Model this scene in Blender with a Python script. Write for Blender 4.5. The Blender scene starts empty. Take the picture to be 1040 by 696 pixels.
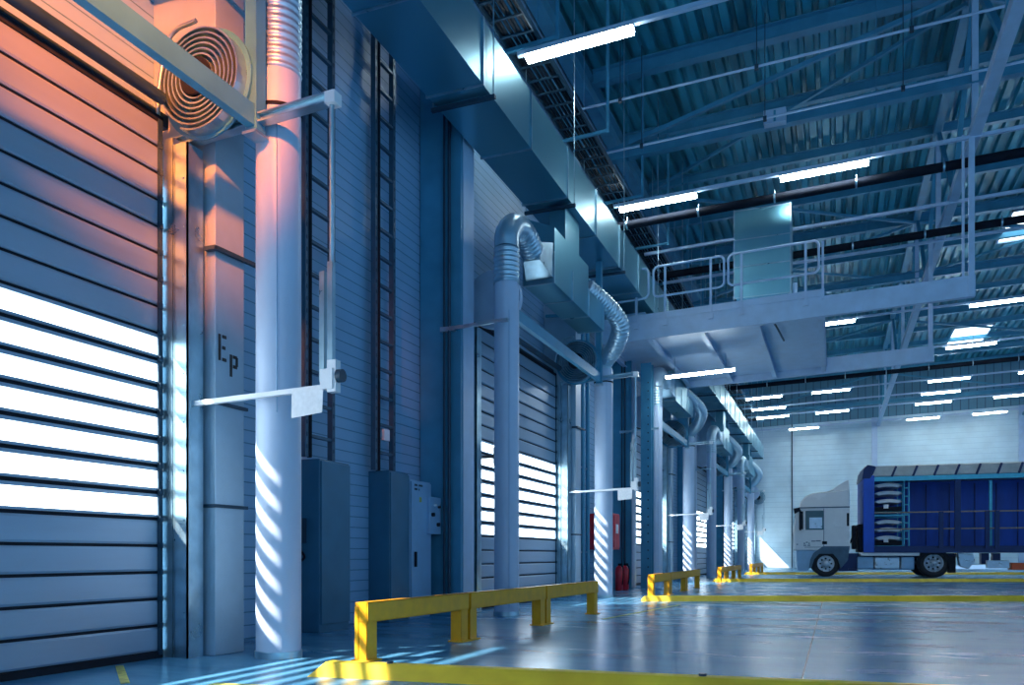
import bpy, math, random
from mathutils import Vector, Matrix
random.seed(4)
S = bpy.context.scene
C = S.collection
PI = math.pi

# ------------------------------------------------------------------ camera
F = 822.0; W = 1040.0; HH = 696.0
PSI = math.atan(328.0 / F)
CH = 0.76
cs, sn = math.cos(PSI), math.sin(PSI)
cd = bpy.data.cameras.new('camera')
cam = bpy.data.objects.new('camera', cd); C.objects.link(cam)
cam.location = (0, 0, CH)
cam.rotation_euler = (PI / 2, 0, PSI)
cd.sensor_width = 36; cd.lens = 36 * F / W
cd.shift_x = 0
cd.shift_y = (564 - 348) / W
cd.clip_start = 0.05; cd.clip_end = 300
S.camera = cam

def cw(xc, zc):           # camera-plan coordinates to world X, Y (plain plan geometry)
    return (xc * cs - zc * sn, xc * sn + zc * cs)

# ------------------------------------------------------------------ materials
def nt(name):
    m = bpy.data.materials.new(name); m.use_nodes = True
    n = m.node_tree; b = n.nodes['Principled BSDF']
    return m, n, b

def mat(name, col, rough=0.5, metal=0.0, vary=0.06, scale=6.0, rvary=0.1, bump=0.0, bscale=40.0, stretch=None, spec=None):
    m, n, b = nt(name)
    tc = n.nodes.new('ShaderNodeTexCoord'); mp = n.nodes.new('ShaderNodeMapping')
    n.links.new(tc.outputs['Object'], mp.inputs[0])
    if stretch: mp.inputs['Scale'].default_value = stretch
    no = n.nodes.new('ShaderNodeTexNoise'); no.inputs['Scale'].default_value = scale; no.inputs['Detail'].default_value = 5
    n.links.new(mp.outputs[0], no.inputs['Vector'])
    r = n.nodes.new('ShaderNodeValToRGB')
    r.color_ramp.elements[0].position = 0.3; r.color_ramp.elements[1].position = 0.7
    r.color_ramp.elements[0].color = tuple(max(0, c * (1 - vary * 2)) for c in col) + (1,)
    r.color_ramp.elements[1].color = tuple(min(1, c * (1 + vary)) for c in col) + (1,)
    n.links.new(no.outputs['Fac'], r.inputs[0]); n.links.new(r.outputs[0], b.inputs['Base Color'])
    mr = n.nodes.new('ShaderNodeMapRange'); mr.inputs['To Min'].default_value = max(0.02, rough - rvary); mr.inputs['To Max'].default_value = min(1, rough + rvary)
    n.links.new(no.outputs['Fac'], mr.inputs[0]); n.links.new(mr.outputs[0], b.inputs['Roughness'])
    b.inputs['Metallic'].default_value = metal
    if spec is not None: b.inputs['Specular IOR Level'].default_value = spec
    if bump:
        n2 = n.nodes.new('ShaderNodeTexNoise'); n2.inputs['Scale'].default_value = bscale
        n.links.new(mp.outputs[0], n2.inputs['Vector'])
        bp = n.nodes.new('ShaderNodeBump'); bp.inputs['Strength'].default_value = bump; bp.inputs['Distance'].default_value = 0.01
        n.links.new(n2.outputs['Fac'], bp.inputs['Height']); n.links.new(bp.outputs[0], b.inputs['Normal'])
    return m

def emis(name, col, st):
    m, n, b = nt(name)
    b.inputs['Base Color'].default_value = (0.8, 0.8, 0.8, 1)
    b.inputs['Emission Color'].default_value = col + (1,); b.inputs['Emission Strength'].default_value = st
    return m

def lined(name, col, dark, axis, period, width, rough=0.5, metal=0.0, vary=0.05, bumpd=0.01):
    """surface with joints repeated along one axis"""
    m, n, b = nt(name)
    tc = n.nodes.new('ShaderNodeTexCoord'); sx = n.nodes.new('ShaderNodeSeparateXYZ')
    n.links.new(tc.outputs['Object'], sx.inputs[0])
    d = n.nodes.new('ShaderNodeMath'); d.operation = 'DIVIDE'; d.inputs[1].default_value = period
    n.links.new(sx.outputs[axis], d.inputs[0])
    fr = n.nodes.new('ShaderNodeMath'); fr.operation = 'FRACT'; n.links.new(d.outputs[0], fr.inputs[0])
    lt = n.nodes.new('ShaderNodeMath'); lt.operation = 'LESS_THAN'; lt.inputs[1].default_value = width / period
    n.links.new(fr.outputs[0], lt.inputs[0])
    no = n.nodes.new('ShaderNodeTexNoise'); no.inputs['Scale'].default_value = 1.3; no.inputs['Detail'].default_value = 6
    n.links.new(tc.outputs['Object'], no.inputs['Vector'])
    r = n.nodes.new('ShaderNodeValToRGB')
    r.color_ramp.elements[0].position = 0.3; r.color_ramp.elements[1].position = 0.7
    r.color_ramp.elements[0].color = tuple(c * (1 - vary * 2) for c in col) + (1,)
    r.color_ramp.elements[1].color = tuple(min(1, c * (1 + vary)) for c in col) + (1,)
    n.links.new(no.outputs['Fac'], r.inputs[0])
    mx = n.nodes.new('ShaderNodeMix'); mx.data_type = 'RGBA'
    n.links.new(lt.outputs[0], mx.inputs['Factor']); n.links.new(r.outputs[0], mx.inputs['A']); mx.inputs['B'].default_value = dark + (1,)
    n.links.new(mx.outputs['Result'], b.inputs['Base Color'])
    b.inputs['Roughness'].default_value = rough; b.inputs['Metallic'].default_value = metal
    bp = n.nodes.new('ShaderNodeBump'); bp.invert = True; bp.inputs['Strength'].default_value = 0.5; bp.inputs['Distance'].default_value = bumpd
    n.links.new(lt.outputs[0], bp.inputs['Height']); n.links.new(bp.outputs[0], b.inputs['Normal'])
    return m

M = {}
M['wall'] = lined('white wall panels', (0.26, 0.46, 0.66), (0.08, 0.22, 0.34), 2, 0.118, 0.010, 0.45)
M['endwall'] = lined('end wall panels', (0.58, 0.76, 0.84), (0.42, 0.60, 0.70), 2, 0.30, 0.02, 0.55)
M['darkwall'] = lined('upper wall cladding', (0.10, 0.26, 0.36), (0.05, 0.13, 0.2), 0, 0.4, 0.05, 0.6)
M['deck'] = mat('roof deck coated steel', (0.045, 0.36, 0.48), 0.36, 0.2, 0.28, 1.6, stretch=(1.5, 0.25, 1))
M['steel'] = mat('painted blue grey steel', (0.07, 0.31, 0.47), 0.4, 0.15, 0.08, 3)
M['palesteel'] = mat('pale painted steel', (0.46, 0.62, 0.80), 0.4, 0.1, 0.05, 4)
M['darksteel'] = mat('dark painted steel', (0.02, 0.06, 0.10), 0.5, 0.2, 0.15, 4)
M['ladder'] = mat('dull ladder steel', (0.06, 0.13, 0.19), 0.45, 0.4, 0.1, 5)
M['column'] = mat('painted column steel', (0.34, 0.50, 0.62), 0.42, 0.1, 0.06, 3)
M['galv'] = mat('galvanised sheet', (0.40, 0.60, 0.70), 0.30, 0.85, 0.12, 5, 0.08, 0.08, 8)
M['duct'] = mat('duct sheet metal', (0.17, 0.45, 0.56), 0.30, 0.8, 0.03, 0.7, 0.03, 0.0, 3)
M['flex'] = mat('corrugated aluminium', (0.50, 0.68, 0.78), 0.32, 0.7, 0.04, 2)
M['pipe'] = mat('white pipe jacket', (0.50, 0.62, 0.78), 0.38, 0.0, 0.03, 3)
M['slat'] = mat('aluminium door slats', (0.28, 0.40, 0.52), 0.42, 0.35, 0.05, 2, stretch=(1, .3, 3))
M['black'] = mat('black rubber', (0.010, 0.015, 0.025), 0.7, 0, 0.2, 10, spec=.2)
M['blackpipe'] = mat('black pipe lacquer', (0.006, 0.010, 0.02), 0.75, 0, 0.2, 6, spec=.15)
M['teal'] = mat('teal cabinet enamel', (0.04, 0.17, 0.27), 0.32, 0.15, 0.07, 3)
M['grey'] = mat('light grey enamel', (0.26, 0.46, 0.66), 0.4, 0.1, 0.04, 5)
M['yellow'] = mat('yellow barrier paint', (0.98, 0.43, 0.005), 0.38, 0, 0.08, 9)
M['kerbyellow'] = mat('worn yellow kerb paint', (1.0, 0.66, 0.04), 0.5, 0, 0.12, 4)
M['linepaint'] = mat('faded yellow floor paint', (0.55, 0.55, 0.12), 0.5, 0, 0.3, 14)
M['white'] = mat('white enamel', (0.78, 0.82, 0.85), 0.35, 0, 0.03, 5)
M['paper'] = mat('white paper', (0.85, 0.87, 0.88), 0.7, 0, 0.04, 30)
M['red'] = mat('red enamel', (0.75, 0.02, 0.04), 0.35, 0, 0.1, 9)
M['ink'] = mat('black stencil ink', (0.02, 0.02, 0.025), 0.6, 0, 0.1, 20)
M['bluetarp'] = mat('blue tarpaulin', (0.01, 0.10, 0.60), 0.45, 0, 0.15, 2, stretch=(1, 1, .3))
M['navy'] = mat('dark blue steel', (0.01, 0.03, 0.12), 0.4, 0.3, 0.1, 4)
M['cab'] = mat('white cab paint', (0.72, 0.76, 0.78), 0.25, 0, 0.02, 3)
M['cabtrim'] = mat('blue grey plastic', (0.06, 0.13, 0.20), 0.5, 0, 0.1, 5)
M['tyre'] = mat('tyre rubber', (0.012, 0.014, 0.02), 0.7, 0, 0.2, 20)
M['rim'] = mat('wheel rim steel', (0.55, 0.62, 0.68), 0.3, 0.6, 0.05, 10)
M['cyan'] = mat('cyan rack steel', (0.08, 0.50, 0.68), 0.4, 0.2, 0.05, 10)
M['wood'] = mat('timber side boards', (0.30, 0.26, 0.20), 0.6, 0, 0.1, 10)
M['orange'] = mat('orange plastic', (0.8, 0.12, 0.02), 0.4, 0, 0.05, 10)
M['tank'] = mat('brushed tank metal', (0.45, 0.58, 0.68), 0.3, 0.6, 0.08, 6)
M['roofsheet'] = mat('grey roof tarpaulin', (0.35, 0.42, 0.45), 0.5, 0, 0.1, 3)
M['tube'] = emis('fluorescent tube', (0.86, 0.97, 1.0), 38.0)
M['skylight'] = emis('roof light daylight', (0.75, 0.93, 1.0), 2.6)
M['sodium'] = emis('sodium lamp glass', (1.0, 0.45, 0.12), 20.0)  # glass of the assumed floodlight only

def glassmat():
    m, n, b = nt('dark vehicle glass')
    b.inputs['Base Color'].default_value = (0.03, 0.10, 0.13, 1); b.inputs['Roughness'].default_value = 0.05
    return m
M['glass'] = glassmat()

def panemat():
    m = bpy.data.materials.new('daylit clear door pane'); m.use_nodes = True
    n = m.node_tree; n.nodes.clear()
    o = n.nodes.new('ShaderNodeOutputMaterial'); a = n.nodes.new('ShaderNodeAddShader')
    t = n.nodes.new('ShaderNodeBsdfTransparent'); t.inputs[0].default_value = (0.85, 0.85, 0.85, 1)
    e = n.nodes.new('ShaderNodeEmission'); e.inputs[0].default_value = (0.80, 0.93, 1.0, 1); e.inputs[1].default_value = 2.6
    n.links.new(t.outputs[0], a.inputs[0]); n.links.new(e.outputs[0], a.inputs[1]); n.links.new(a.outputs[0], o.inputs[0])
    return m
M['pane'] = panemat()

def floormat():
    m, n, b = nt('polished concrete floor')
    tc = n.nodes.new('ShaderNodeTexCoord')
    n1 = n.nodes.new('ShaderNodeTexNoise'); n1.inputs['Scale'].default_value = 0.9; n1.inputs['Detail'].default_value = 9; n1.inputs['Roughness'].default_value = 0.65
    mp = n.nodes.new('ShaderNodeMapping'); mp.inputs['Scale'].default_value = (0.5, 1.6, 1); mp.inputs['Rotation'].default_value = (0, 0, 0.2)
    n.links.new(tc.outputs['Object'], mp.inputs[0]); n.links.new(mp.outputs[0], n1.inputs['Vector'])
    r = n.nodes.new('ShaderNodeValToRGB')
    r.color_ramp.elements[0].position = 0.32; r.color_ramp.elements[0].color = (0.045, 0.20, 0.36, 1)
    r.color_ramp.elements[1].position = 0.72; r.color_ramp.elements[1].color = (0.12, 0.36, 0.56, 1)
    n.links.new(n1.outputs['Fac'], r.inputs[0])
    # fine scuffs
    n2 = n.nodes.new('ShaderNodeTexNoise'); n2.inputs['Scale'].default_value = 9; n2.inputs['Detail'].default_value = 8; n2.inputs['Roughness'].default_value = 0.75
    mp2 = n.nodes.new('ShaderNodeMapping'); mp2.inputs['Scale'].default_value = (0.7, 0.9, 1); mp2.inputs['Rotation'].default_value = (0, 0, -0.35)
    n.links.new(tc.outputs['Object'], mp2.inputs[0]); n.links.new(mp2.outputs[0], n2.inputs['Vector'])
    r2 = n.nodes.new('ShaderNodeValToRGB'); r2.color_ramp.elements[0].position = 0.52; r2.color_ramp.elements[1].position = 0.78
    r2.color_ramp.elements[0].color = (0, 0, 0, 1); r2.color_ramp.elements[1].color = (0.16, 0.16, 0.16, 1)
    n.links.new(n2.outputs['Fac'], r2.inputs[0])
    mx = n.nodes.new('ShaderNodeMix'); mx.data_type = 'RGBA'; mx.inputs['B'].default_value = (0.42, 0.55, 0.60, 1)
    n.links.new(r2.outputs[0], mx.inputs['Factor']); n.links.new(r.outputs[0], mx.inputs['A'])
    # dark saw-cut joints
    sx = n.nodes.new('ShaderNodeSeparateXYZ'); n.links.new(tc.outputs['Object'], sx.inputs[0])
    def joint(sock, off, per, w):
        a = n.nodes.new('ShaderNodeMath'); a.operation = 'SUBTRACT'; a.inputs[1].default_value = off; n.links.new(sock, a.inputs[0])
        d = n.nodes.new('ShaderNodeMath'); d.operation = 'DIVIDE'; d.inputs[1].default_value = per; n.links.new(a.outputs[0], d.inputs[0])
        f = n.nodes.new('ShaderNodeMath'); f.operation = 'FRACT'; n.links.new(d.outputs[0], f.inputs[0])
        l = n.nodes.new('ShaderNodeMath'); l.operation = 'LESS_THAN'; l.inputs[1].default_value = w / per; n.links.new(f.outputs[0], l.inputs[0])
        return l.outputs[0]
    j = joint(sx.outputs[0], -0.195, 6.1, 0.012)
    m2 = n.nodes.new('ShaderNodeMix'); m2.data_type = 'RGBA'; m2.inputs['B'].default_value = (0.03, 0.06, 0.09, 1)
    n.links.new(j, m2.inputs['Factor']); n.links.new(mx.outputs['Result'], m2.inputs['A'])
    n.links.new(m2.outputs['Result'], b.inputs['Base Color'])
    mr = n.nodes.new('ShaderNodeMapRange'); mr.inputs['To Min'].default_value = 0.14; mr.inputs['To Max'].default_value = 0.36
    n.links.new(n1.outputs['Fac'], mr.inputs[0]); n.links.new(mr.outputs[0], b.inputs['Roughness'])
    bp = n.nodes.new('ShaderNodeBump'); bp.inputs['Strength'].default_value = 0.12; bp.inputs['Distance'].default_value = 0.02
    n.links.new(n1.outputs['Fac'], bp.inputs['Height']); n.links.new(bp.outputs[0], b.inputs['Normal'])
    return m
M['floor'] = floormat()

# ------------------------------------------------------------------ mesh helpers
class MB:
    def __init__(s): s.v = []; s.f = []; s.sm = []
    def add(s, vs, fs, smooth=False):
        k = len(s.v); s.v += [tuple(v) for v in vs]; s.f += [tuple(i + k for i in f) for f in fs]; s.sm += [smooth] * len(fs); return s
    def box(s, x0, x1, y0, y1, z0, z1, sl=0.0):
        """axis box; sl = rise per metre of X"""
        vs = [(x, y, z + sl * x) for z in (z0, z1) for y in (y0, y1) for x in (x0, x1)]
        return s.add(vs, [(0, 2, 3, 1), (4, 5, 7, 6), (0, 1, 5, 4), (2, 6, 7, 3), (0, 4, 6, 2), (1, 3, 7, 5)])
    def bar(s, p0, p1, w, h=None, up=(0, 0, 1)):
        p0, p1 = Vector(p0), Vector(p1); h = h or w
        t = (p1 - p0).normalized(); u = Vector(up)
        if abs(t.dot(u)) > 0.95: u = Vector((0, 1, 0))
        a = t.cross(u).normalized(); b = a.cross(t).normalized()
        vs = [p + a * sx * w / 2 + b * sy * h / 2 for p in (p0, p1) for sx, sy in ((-1, -1), (1, -1), (1, 1), (-1, 1))]
        return s.add(vs, [(0, 3, 2, 1), (4, 5, 6, 7), (0, 1, 5, 4), (1, 2, 6, 5), (2, 3, 7, 6), (3, 0, 4, 7)])
    def ibeam(s, p0, p1, w, h, t=0.02):
        up = Vector((0, 0, 1)); p0, p1 = Vector(p0), Vector(p1)
        s.bar(p0 + up * (h / 2 - t / 2), p1 + up * (h / 2 - t / 2), w, t)
        s.bar(p0 - up * (h / 2 - t / 2), p1 - up * (h / 2 - t / 2), w, t)
        return s.bar(p0, p1, t, h - 2 * t)
    def tube(s, pts, r, n=12, caps=True, smooth=True):
        pts = [Vector(p) for p in pts]
        rs = r if isinstance(r, (list, tuple)) else [r] * len(pts)
        k0 = len(s.v); a = None; rings = []
        for i, p in enumerate(pts):
            t = (pts[min(i + 1, len(pts) - 1)] - pts[max(i - 1, 0)]).normalized()
            if a is None:
                a = t.orthogonal().normalized()
                if abs(t.z) > 0.9: a = Vector((1, 0, 0))
            a = (a - t * a.dot(t)).normalized(); b = t.cross(a)
            rings.append([p + (a * math.cos(2 * PI * j / n) + b * math.sin(2 * PI * j / n)) * rs[i] for j in range(n)])
        vs = [v for R in rings for v in R]; fs = []
        for i in range(len(pts) - 1):
            for j in range(n):
                fs.append((i * n + j, i * n + (j + 1) % n, (i + 1) * n + (j + 1) % n, (i + 1) * n + j))
        s.add(vs, fs, smooth)
        if caps:
            s.add(rings[0], [tuple(range(n))[::-1]]); s.add(rings[-1], [tuple(range(n))])
        return s
    def prism(s, prof, fn0, fn1):
        """profile list of 2D points, fn maps 2D to 3D at both ends"""
        n = len(prof); vs = [fn0(p) for p in prof] + [fn1(p) for p in prof]
        fs = [(i, (i + 1) % n, n + (i + 1) % n, n + i) for i in range(n)]
        return s.add(vs, fs + [tuple(range(n))[::-1], tuple(range(n, 2 * n))])
    def each(s, name, m, parent, parts):
        """every item of parts (a function filling a fresh MB) becomes its own part"""
        return [fn(MB()).build(name, m, parent) for fn in parts]
    def build(s, name, m, parent=None, bevel=0):
        me = bpy.data.meshes.new(name); me.from_pydata(s.v, [], s.f); me.validate()
        import bmesh
        bm = bmesh.new(); bm.from_mesh(me); bmesh.ops.recalc_face_normals(bm, faces=bm.faces); bm.to_mesh(me); bm.free()
        if len(me.polygons) == len(s.sm): me.polygons.foreach_set('use_smooth', s.sm)
        me.materials.append(M[m]); o = bpy.data.objects.new(name, me); C.objects.link(o)
        if parent:
            o.parent = parent
            o.location = -parent.location if False else (0, 0, 0)
        if bevel:
            b = o.modifiers.new('bevel', 'BEVEL'); b.width = bevel; b.segments = 2; b.limit_method = 'ANGLE'
        return o

def arc(c, r, a0, a1, u, v, n=8):
    c, u, v = Vector(c), Vector(u), Vector(v)
    return [c + u * r * math.cos(a0 + (a1 - a0) * i / n) + v * r * math.sin(a0 + (a1 - a0) * i / n) for i in range(n + 1)]

def smoothpath(pts, n=8):
    """Catmull-Rom through points"""
    P = [Vector(p) for p in pts]; P = [P[0] * 2 - P[1]] + P + [P[-1] * 2 - P[-2]]; out = []
    for i in range(1, len(P) - 2):
        for k in range(n):
            t = k / n
            out.append(0.5 * ((2 * P[i]) + (P[i + 1] - P[i - 1]) * t + (2 * P[i - 1] - 5 * P[i] + 4 * P[i + 1] - P[i + 2]) * t * t + (3 * P[i] - P[i - 1] - 3 * P[i + 1] + P[i + 2]) * t ** 3))
    out.append(P[-2]); return out

def corrugated(pts, r, pitch=0.028, amp=0.012, n=16):
    L = [0]
    for a, b in zip(pts, pts[1:]): L.append(L[-1] + (Vector(b) - Vector(a)).length)
    tot = L[-1]; cnt = max(4, int(tot / pitch) * 4); out = []; rs = []
    j = 0
    for i in range(cnt + 1):
        d = tot * i / cnt
        while j < len(L) - 2 and L[j + 1] < d: j += 1
        t = (d - L[j]) / max(1e-9, L[j + 1] - L[j]); out.append(Vector(pts[j]).lerp(Vector(pts[j + 1]), min(1, t)))
        rs.append(r + amp * (0, .5, 1, .5)[i % 4])
    return MB().tube(out, rs, n)

def tag(o, label=None, cat=None, group=None, kind=None):
    if label: o['label'] = label
    if cat: o['category'] = cat
    if group: o['group'] = group
    if kind: o['kind'] = kind
    return o
def empty(name, loc=(0, 0, 0), rz=0, **k):
    o = bpy.data.objects.new(name, None); C.objects.link(o); o.location = loc; o.rotation_euler = (0, 0, rz); o.empty_display_size = 0.2
    return tag(o, **k)
def copy_thing(root, dy, label, dx=0, dz=0):
    r = root.copy(); C.objects.link(r); r.location = root.location + Vector((dx, dy, dz)); r['label'] = label
    for ch in list(root.children):
        c = ch.copy(); C.objects.link(c); c.parent = r
        for g in list(ch.children):
            d = g.copy(); C.objects.link(d); d.parent = c
    return r
ORD = ['first', 'second', 'third', 'fourth', 'fifth', 'sixth', 'seventh', 'eighth', 'ninth', 'tenth', 'eleventh', 'twelfth', 'thirteenth', 'fourteenth', 'fifteenth']
BAY = 9.14
XW = -4.95          # wall face
SL = 0.03           # roof fall per metre
ZD = 10.95          # deck underside at X = 0
YB = 50.6           # end wall
XR = 22.0
def rz_at(x, z0): return z0 + SL * x

# ------------------------------------------------------------------ shell
tag(MB().box(XW - 0.6, XR, -9, YB + 0.4, -0.2, 0).build('floor', 'floor'), kind='structure')
# left wall with door openings
DY0, DY1, DZ = 0.75, 4.66, 4.0
w = MB(); T = rz_at(-5, ZD)
prev = -9.0
doors_y = [BAY * k for k in range(0, 6)]
for yb in doors_y:
    w.box(XW - 0.2, XW, prev, yb + DY0, 0, T)
    w.box(XW - 0.2, XW, yb + DY0, yb + DY1, DZ + 0.05, T)
    prev = yb + DY1
w.box(XW - 0.2, XW, min(prev, YB), YB + 0.2, 0, T)
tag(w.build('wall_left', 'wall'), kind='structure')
ZL = 8.55
w = MB(); w.box(XW - 0.2, XR, YB, YB + 0.2, 0, ZL, SL)
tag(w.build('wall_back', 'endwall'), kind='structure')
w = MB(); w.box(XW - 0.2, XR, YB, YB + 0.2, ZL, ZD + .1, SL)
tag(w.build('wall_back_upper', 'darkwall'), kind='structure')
# corrugated deck: trapezoid ribs running along Y
nrib = 0.29; prof = []
x = XW - 0.25
while x < XR:
    for dx, dz in ((0, 0), (0.15, 0), (0.18, 0.11), (0.26, 0.11)):
        prof.append((x + dx, ZD + SL * (x + dx) + dz))
    x += nrib
vs = [(p[0], y, p[1]) for y in (-9, YB) for p in prof]; n = len(prof)
mb = MB().add(vs, [(i, i + 1, n + i + 1, n + i) for i in range(n - 1)])
mb.box(XW - 0.25, XR, -9, YB, ZD + 0.16, ZD + 0.26, SL)
tag(mb.build('ceiling', 'deck'), kind='structure')
# upper pilasters on the end wall
for i, (x, w_, m_) in enumerate(((-2.36, .03, 'darksteel'), (2.1, .15, 'palesteel'), (9.3, .12, 'palesteel'))):
    tag(MB().box(x - w_, x + w_, YB - .10, YB, 0, ZL, SL).build('trim_%d' % (i + 1), m_), kind='structure')

# ------------------------------------------------------------------ doors
XD = -4.66; PITCH = 0.1966; NS = 20
def make_door(k):
    d = empty('door_%d' % (k + 1), (XD, BAY * k + 4.62, 0), kind='structure')
    d['label'] = ['slatted roller door with glowing pane strips beside the EP column, nearest to the camera', 'second slatted roller door, behind the white pipe with the bent silver top',
                  'third slatted roller door along the left wall', 'fourth slatted roller door along the left wall', 'fifth slatted roller door along the left wall', 'last slatted roller door, in the corner by the end wall'][k]
    Y0 = -3.75; s = MB(); h = MB(); fr = MB(); p = MB()
    for i in range(NS):
        z = 0.045 + i * PITCH
        if 5 <= i < 12:
            fr.box(-.022, .022, Y0, 0, z + .012, z + .030); fr.box(-.022, .022, Y0, 0, z + PITCH - .040, z + PITCH - .016)
            fr.box(-.02, .02, -.035, 0, z + .012, z + PITCH - .016)
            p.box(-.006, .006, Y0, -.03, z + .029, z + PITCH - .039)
        else:
            s.prism([(-.02, z + .009), (.017, z + .009), (.024, z + .024), (.024, z + PITCH - .028), (.017, z + PITCH - .013), (-.02, z + PITCH - .013)],
                    lambda q: (q[0], Y0, q[1]), lambda q: (q[0], 0, q[1]))
        h.box(-.012, .006, Y0, 0, z - .018, z + .014)
    zt = .045 + NS * PITCH
    h.box(-.012, .03, Y0, 0, zt - .018, zt + .03)
    s.build('slat_curtain', 'slat', d); fr.build('pane_frame', 'slat', d); p.build('pane', 'pane', d); h.build('hinge_strip', 'black', d)
    MB().box(-.03, .03, Y0, 0, 0.0, .045).build('bottom_seal', 'black', d)
    # edge chain
    c = MB().box(.022, .035, -.05, -.01, .05, zt)
    for i in range(NS): c.box(.033, .045, -.045, -.015, .045 + i * PITCH - .02, .045 + i * PITCH + .02)
    c.build('edge_chain', 'darksteel', d)
    # guide rails: galvanised box posts, near and far
    for y0 in (0.02, Y0 - .20):
        g = MB().box(-.29, .10, y0, y0 + .07, 0, 3.86); g.box(-.29, .02, y0 + .07, y0 + .18, 0, 3.86)
        g.build('guide_rail', 'galv', d)
        g2 = MB().box(.12, .24, y0, y0 + .012, 0, 3.80); g2.box(.228, .24, y0 + .0, y0 + .16, 0, 3.80); g2.box(.11, .125, y0, y0 + .1, 0, 3.80)
        for i in range(10): g2.tube([(.2, y0 - .006, .3 + i * .36), (.2, y0, .3 + i * .36)], .008, 6)
        g2.build('guide_cover', 'galv', d)
    MB().box(-.29, -.02, Y0 - .1, .1, zt + .0, zt + .10).build('header_seal', 'darksteel', d)
    # spiral track above, at both ends
    cx, cz, R = .41, 4.19, .37
    MB().tube([(cx, Y0 - .05, cz), (cx, Y0 + .05, cz)], R + .02, 40, smooth=False).build('spiral_cover', 'palesteel', d)
    for y0 in (0.0,):
        pl = MB(); pts = []
        turns = 6.5
        nn = int(turns * 40)
        for i in range(nn + 1):
            a = -2.0 + 2 * PI * turns * i / nn; r = R - (R - .13) * i / nn
            pts.append((cx + r * math.cos(a), cz + r * math.sin(a)))
        t = .006; vv = []; ff = []
        for i, (X, Z) in enumerate(pts):
            a = math.atan2(Z - cz, X - cx); ux, uz = math.cos(a), math.sin(a)
            for dr in (-t, t):
                for y in (y0 - .07, y0 + .03): vv.append((X + ux * dr, y, Z + uz * dr))
        for i in range(nn):
            b = 4 * i; c_ = b + 4
            ff += [(b, b + 1, c_ + 1, c_), (b + 2, c_ + 2, c_ + 3, b + 3), (b, c_, c_ + 2, b + 2), (b + 1, b + 3, c_ + 3, c_ + 1)]
        pl.add(vv, ff)
        pl.build('spiral_track', 'galv', d)
        bp = MB(); n_ = 40
        bp.tube([(cx, y0 + .03, cz), (cx, y0 + .045, cz)], R + .03, 40, smooth=False)
        bp.build('spiral_back_plate', 'steel', d)
        MB().tube([(cx, y0 - .09, cz), (cx, y0 + .1, cz)], .135, 20).build('drive_hub', 'black', d)
        # entry track from curtain up into the spiral
        MB().tube(smoothpath([(0, y0 - .02, zt - .05), (.01, y0 - .02, zt + .25), (.12, y0 - .02, zt + .6), (.36, y0 - .02, zt + .66)], 6), .016, 8).build('entry_track', 'galv', d)
    # hood roller
    MB().tube([(.12, Y0, zt + .10), (.12, -.1, zt + .10)], .045, 12).build('guide_roller', 'darksteel', d)
    return d
for k in range(6): make_door(k)  # last door is added to bring sunlight to the end wall corner

# ------------------------------------------------------------------ door gantry frame (beam along wall, cross arm, drop rod)
def make_gantry():
    g = empty('door_gantry', (-3.87, 4.72, 3.84), cat='frame')
    MB().box(-.035, .035, -4.3, .05, -.02, .13).build('long_beam', 'steel', g)
    MB().box(-.05, .05, -.05, .05, -.06, 2.1).build('hanger_post', 'steel', g)
    MB().ibeam((-.72, 0, .01), (.68, 0, .07), .08, .07, .012).build('cross_arm', 'galv', g)
    MB().bar((-.0, .0, 1.2), (-1.0, 0.0, 1.25), .05).build('wall_strut', 'steel', g)
    MB().box(-.06, .06, -.07, .07, -.075, -.055).build('gusset_plate', 'galv', g)
    r = MB(); r.tube([(.65, -.0, .07), (.65, 0, -1.40)], .017, 10)
    r.build('drop_conduit', 'galv', g)
    MB().box(.62, .70, -.045, .045, .02, .10).build('junction_box', 'white', g)
    t = MB(); t.box(.56, .60, -.02, .02, -1.88, -1.12); t.box(.625, .665, -.02, .02, -1.88, -1.06); t.build('cylinder_pair', 'galv', g)
    # lower bar with paper
    MB().box(-.62, .60, -.02, .02, -1.955, -1.92, SL).build('lower_bar', 'white', g)
    b = MB(); b.box(.58, .68, -.04, .02, -1.94, -1.80); b.box(.63, .70, -.03, .03, -1.96, -1.74); b.build('bar_bracket', 'white', g)
    MB().tube([(.70, 0, -1.85), (.74, 0, -1.85)], .045, 14).build('end_cap', 'darksteel', g)
    p = MB().add([(.34, -.03, -1.92), (.60, -.03, -1.91), (.60, -.045, -2.10), (.35, -.05, -2.125), (.34, -.026, -1.92), (.60, -.026, -1.91), (.60, -.041, -2.10), (.35, -.046, -2.125)],
                 [(0, 1, 2, 3), (4, 7, 6, 5), (0, 4, 5, 1), (1, 5, 6, 2), (2, 6, 7, 3), (3, 7, 4, 0)])
    p.build('paper_notice', 'paper', g)['label'] = 'blank looking white paper hung from the bar'
    return g
g0 = make_gantry(); GG = 'steel gantry frames beside the roller doors'
tag(g0, 'steel frame with spiral track beam, drop rod and white bar crossing the nearest white pipe', group=GG)
for k, l in enumerate(['steel frame and drop rod beside second roller door, white bar crossing a sunlit pipe', 'steel frame with white bar above the second yellow barrier row',
                       'fourth steel frame with white bar along the left wall', 'fifth steel frame with white bar, closest to the end wall']):
    copy_thing(g0, BAY * (k + 1), l)

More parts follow.
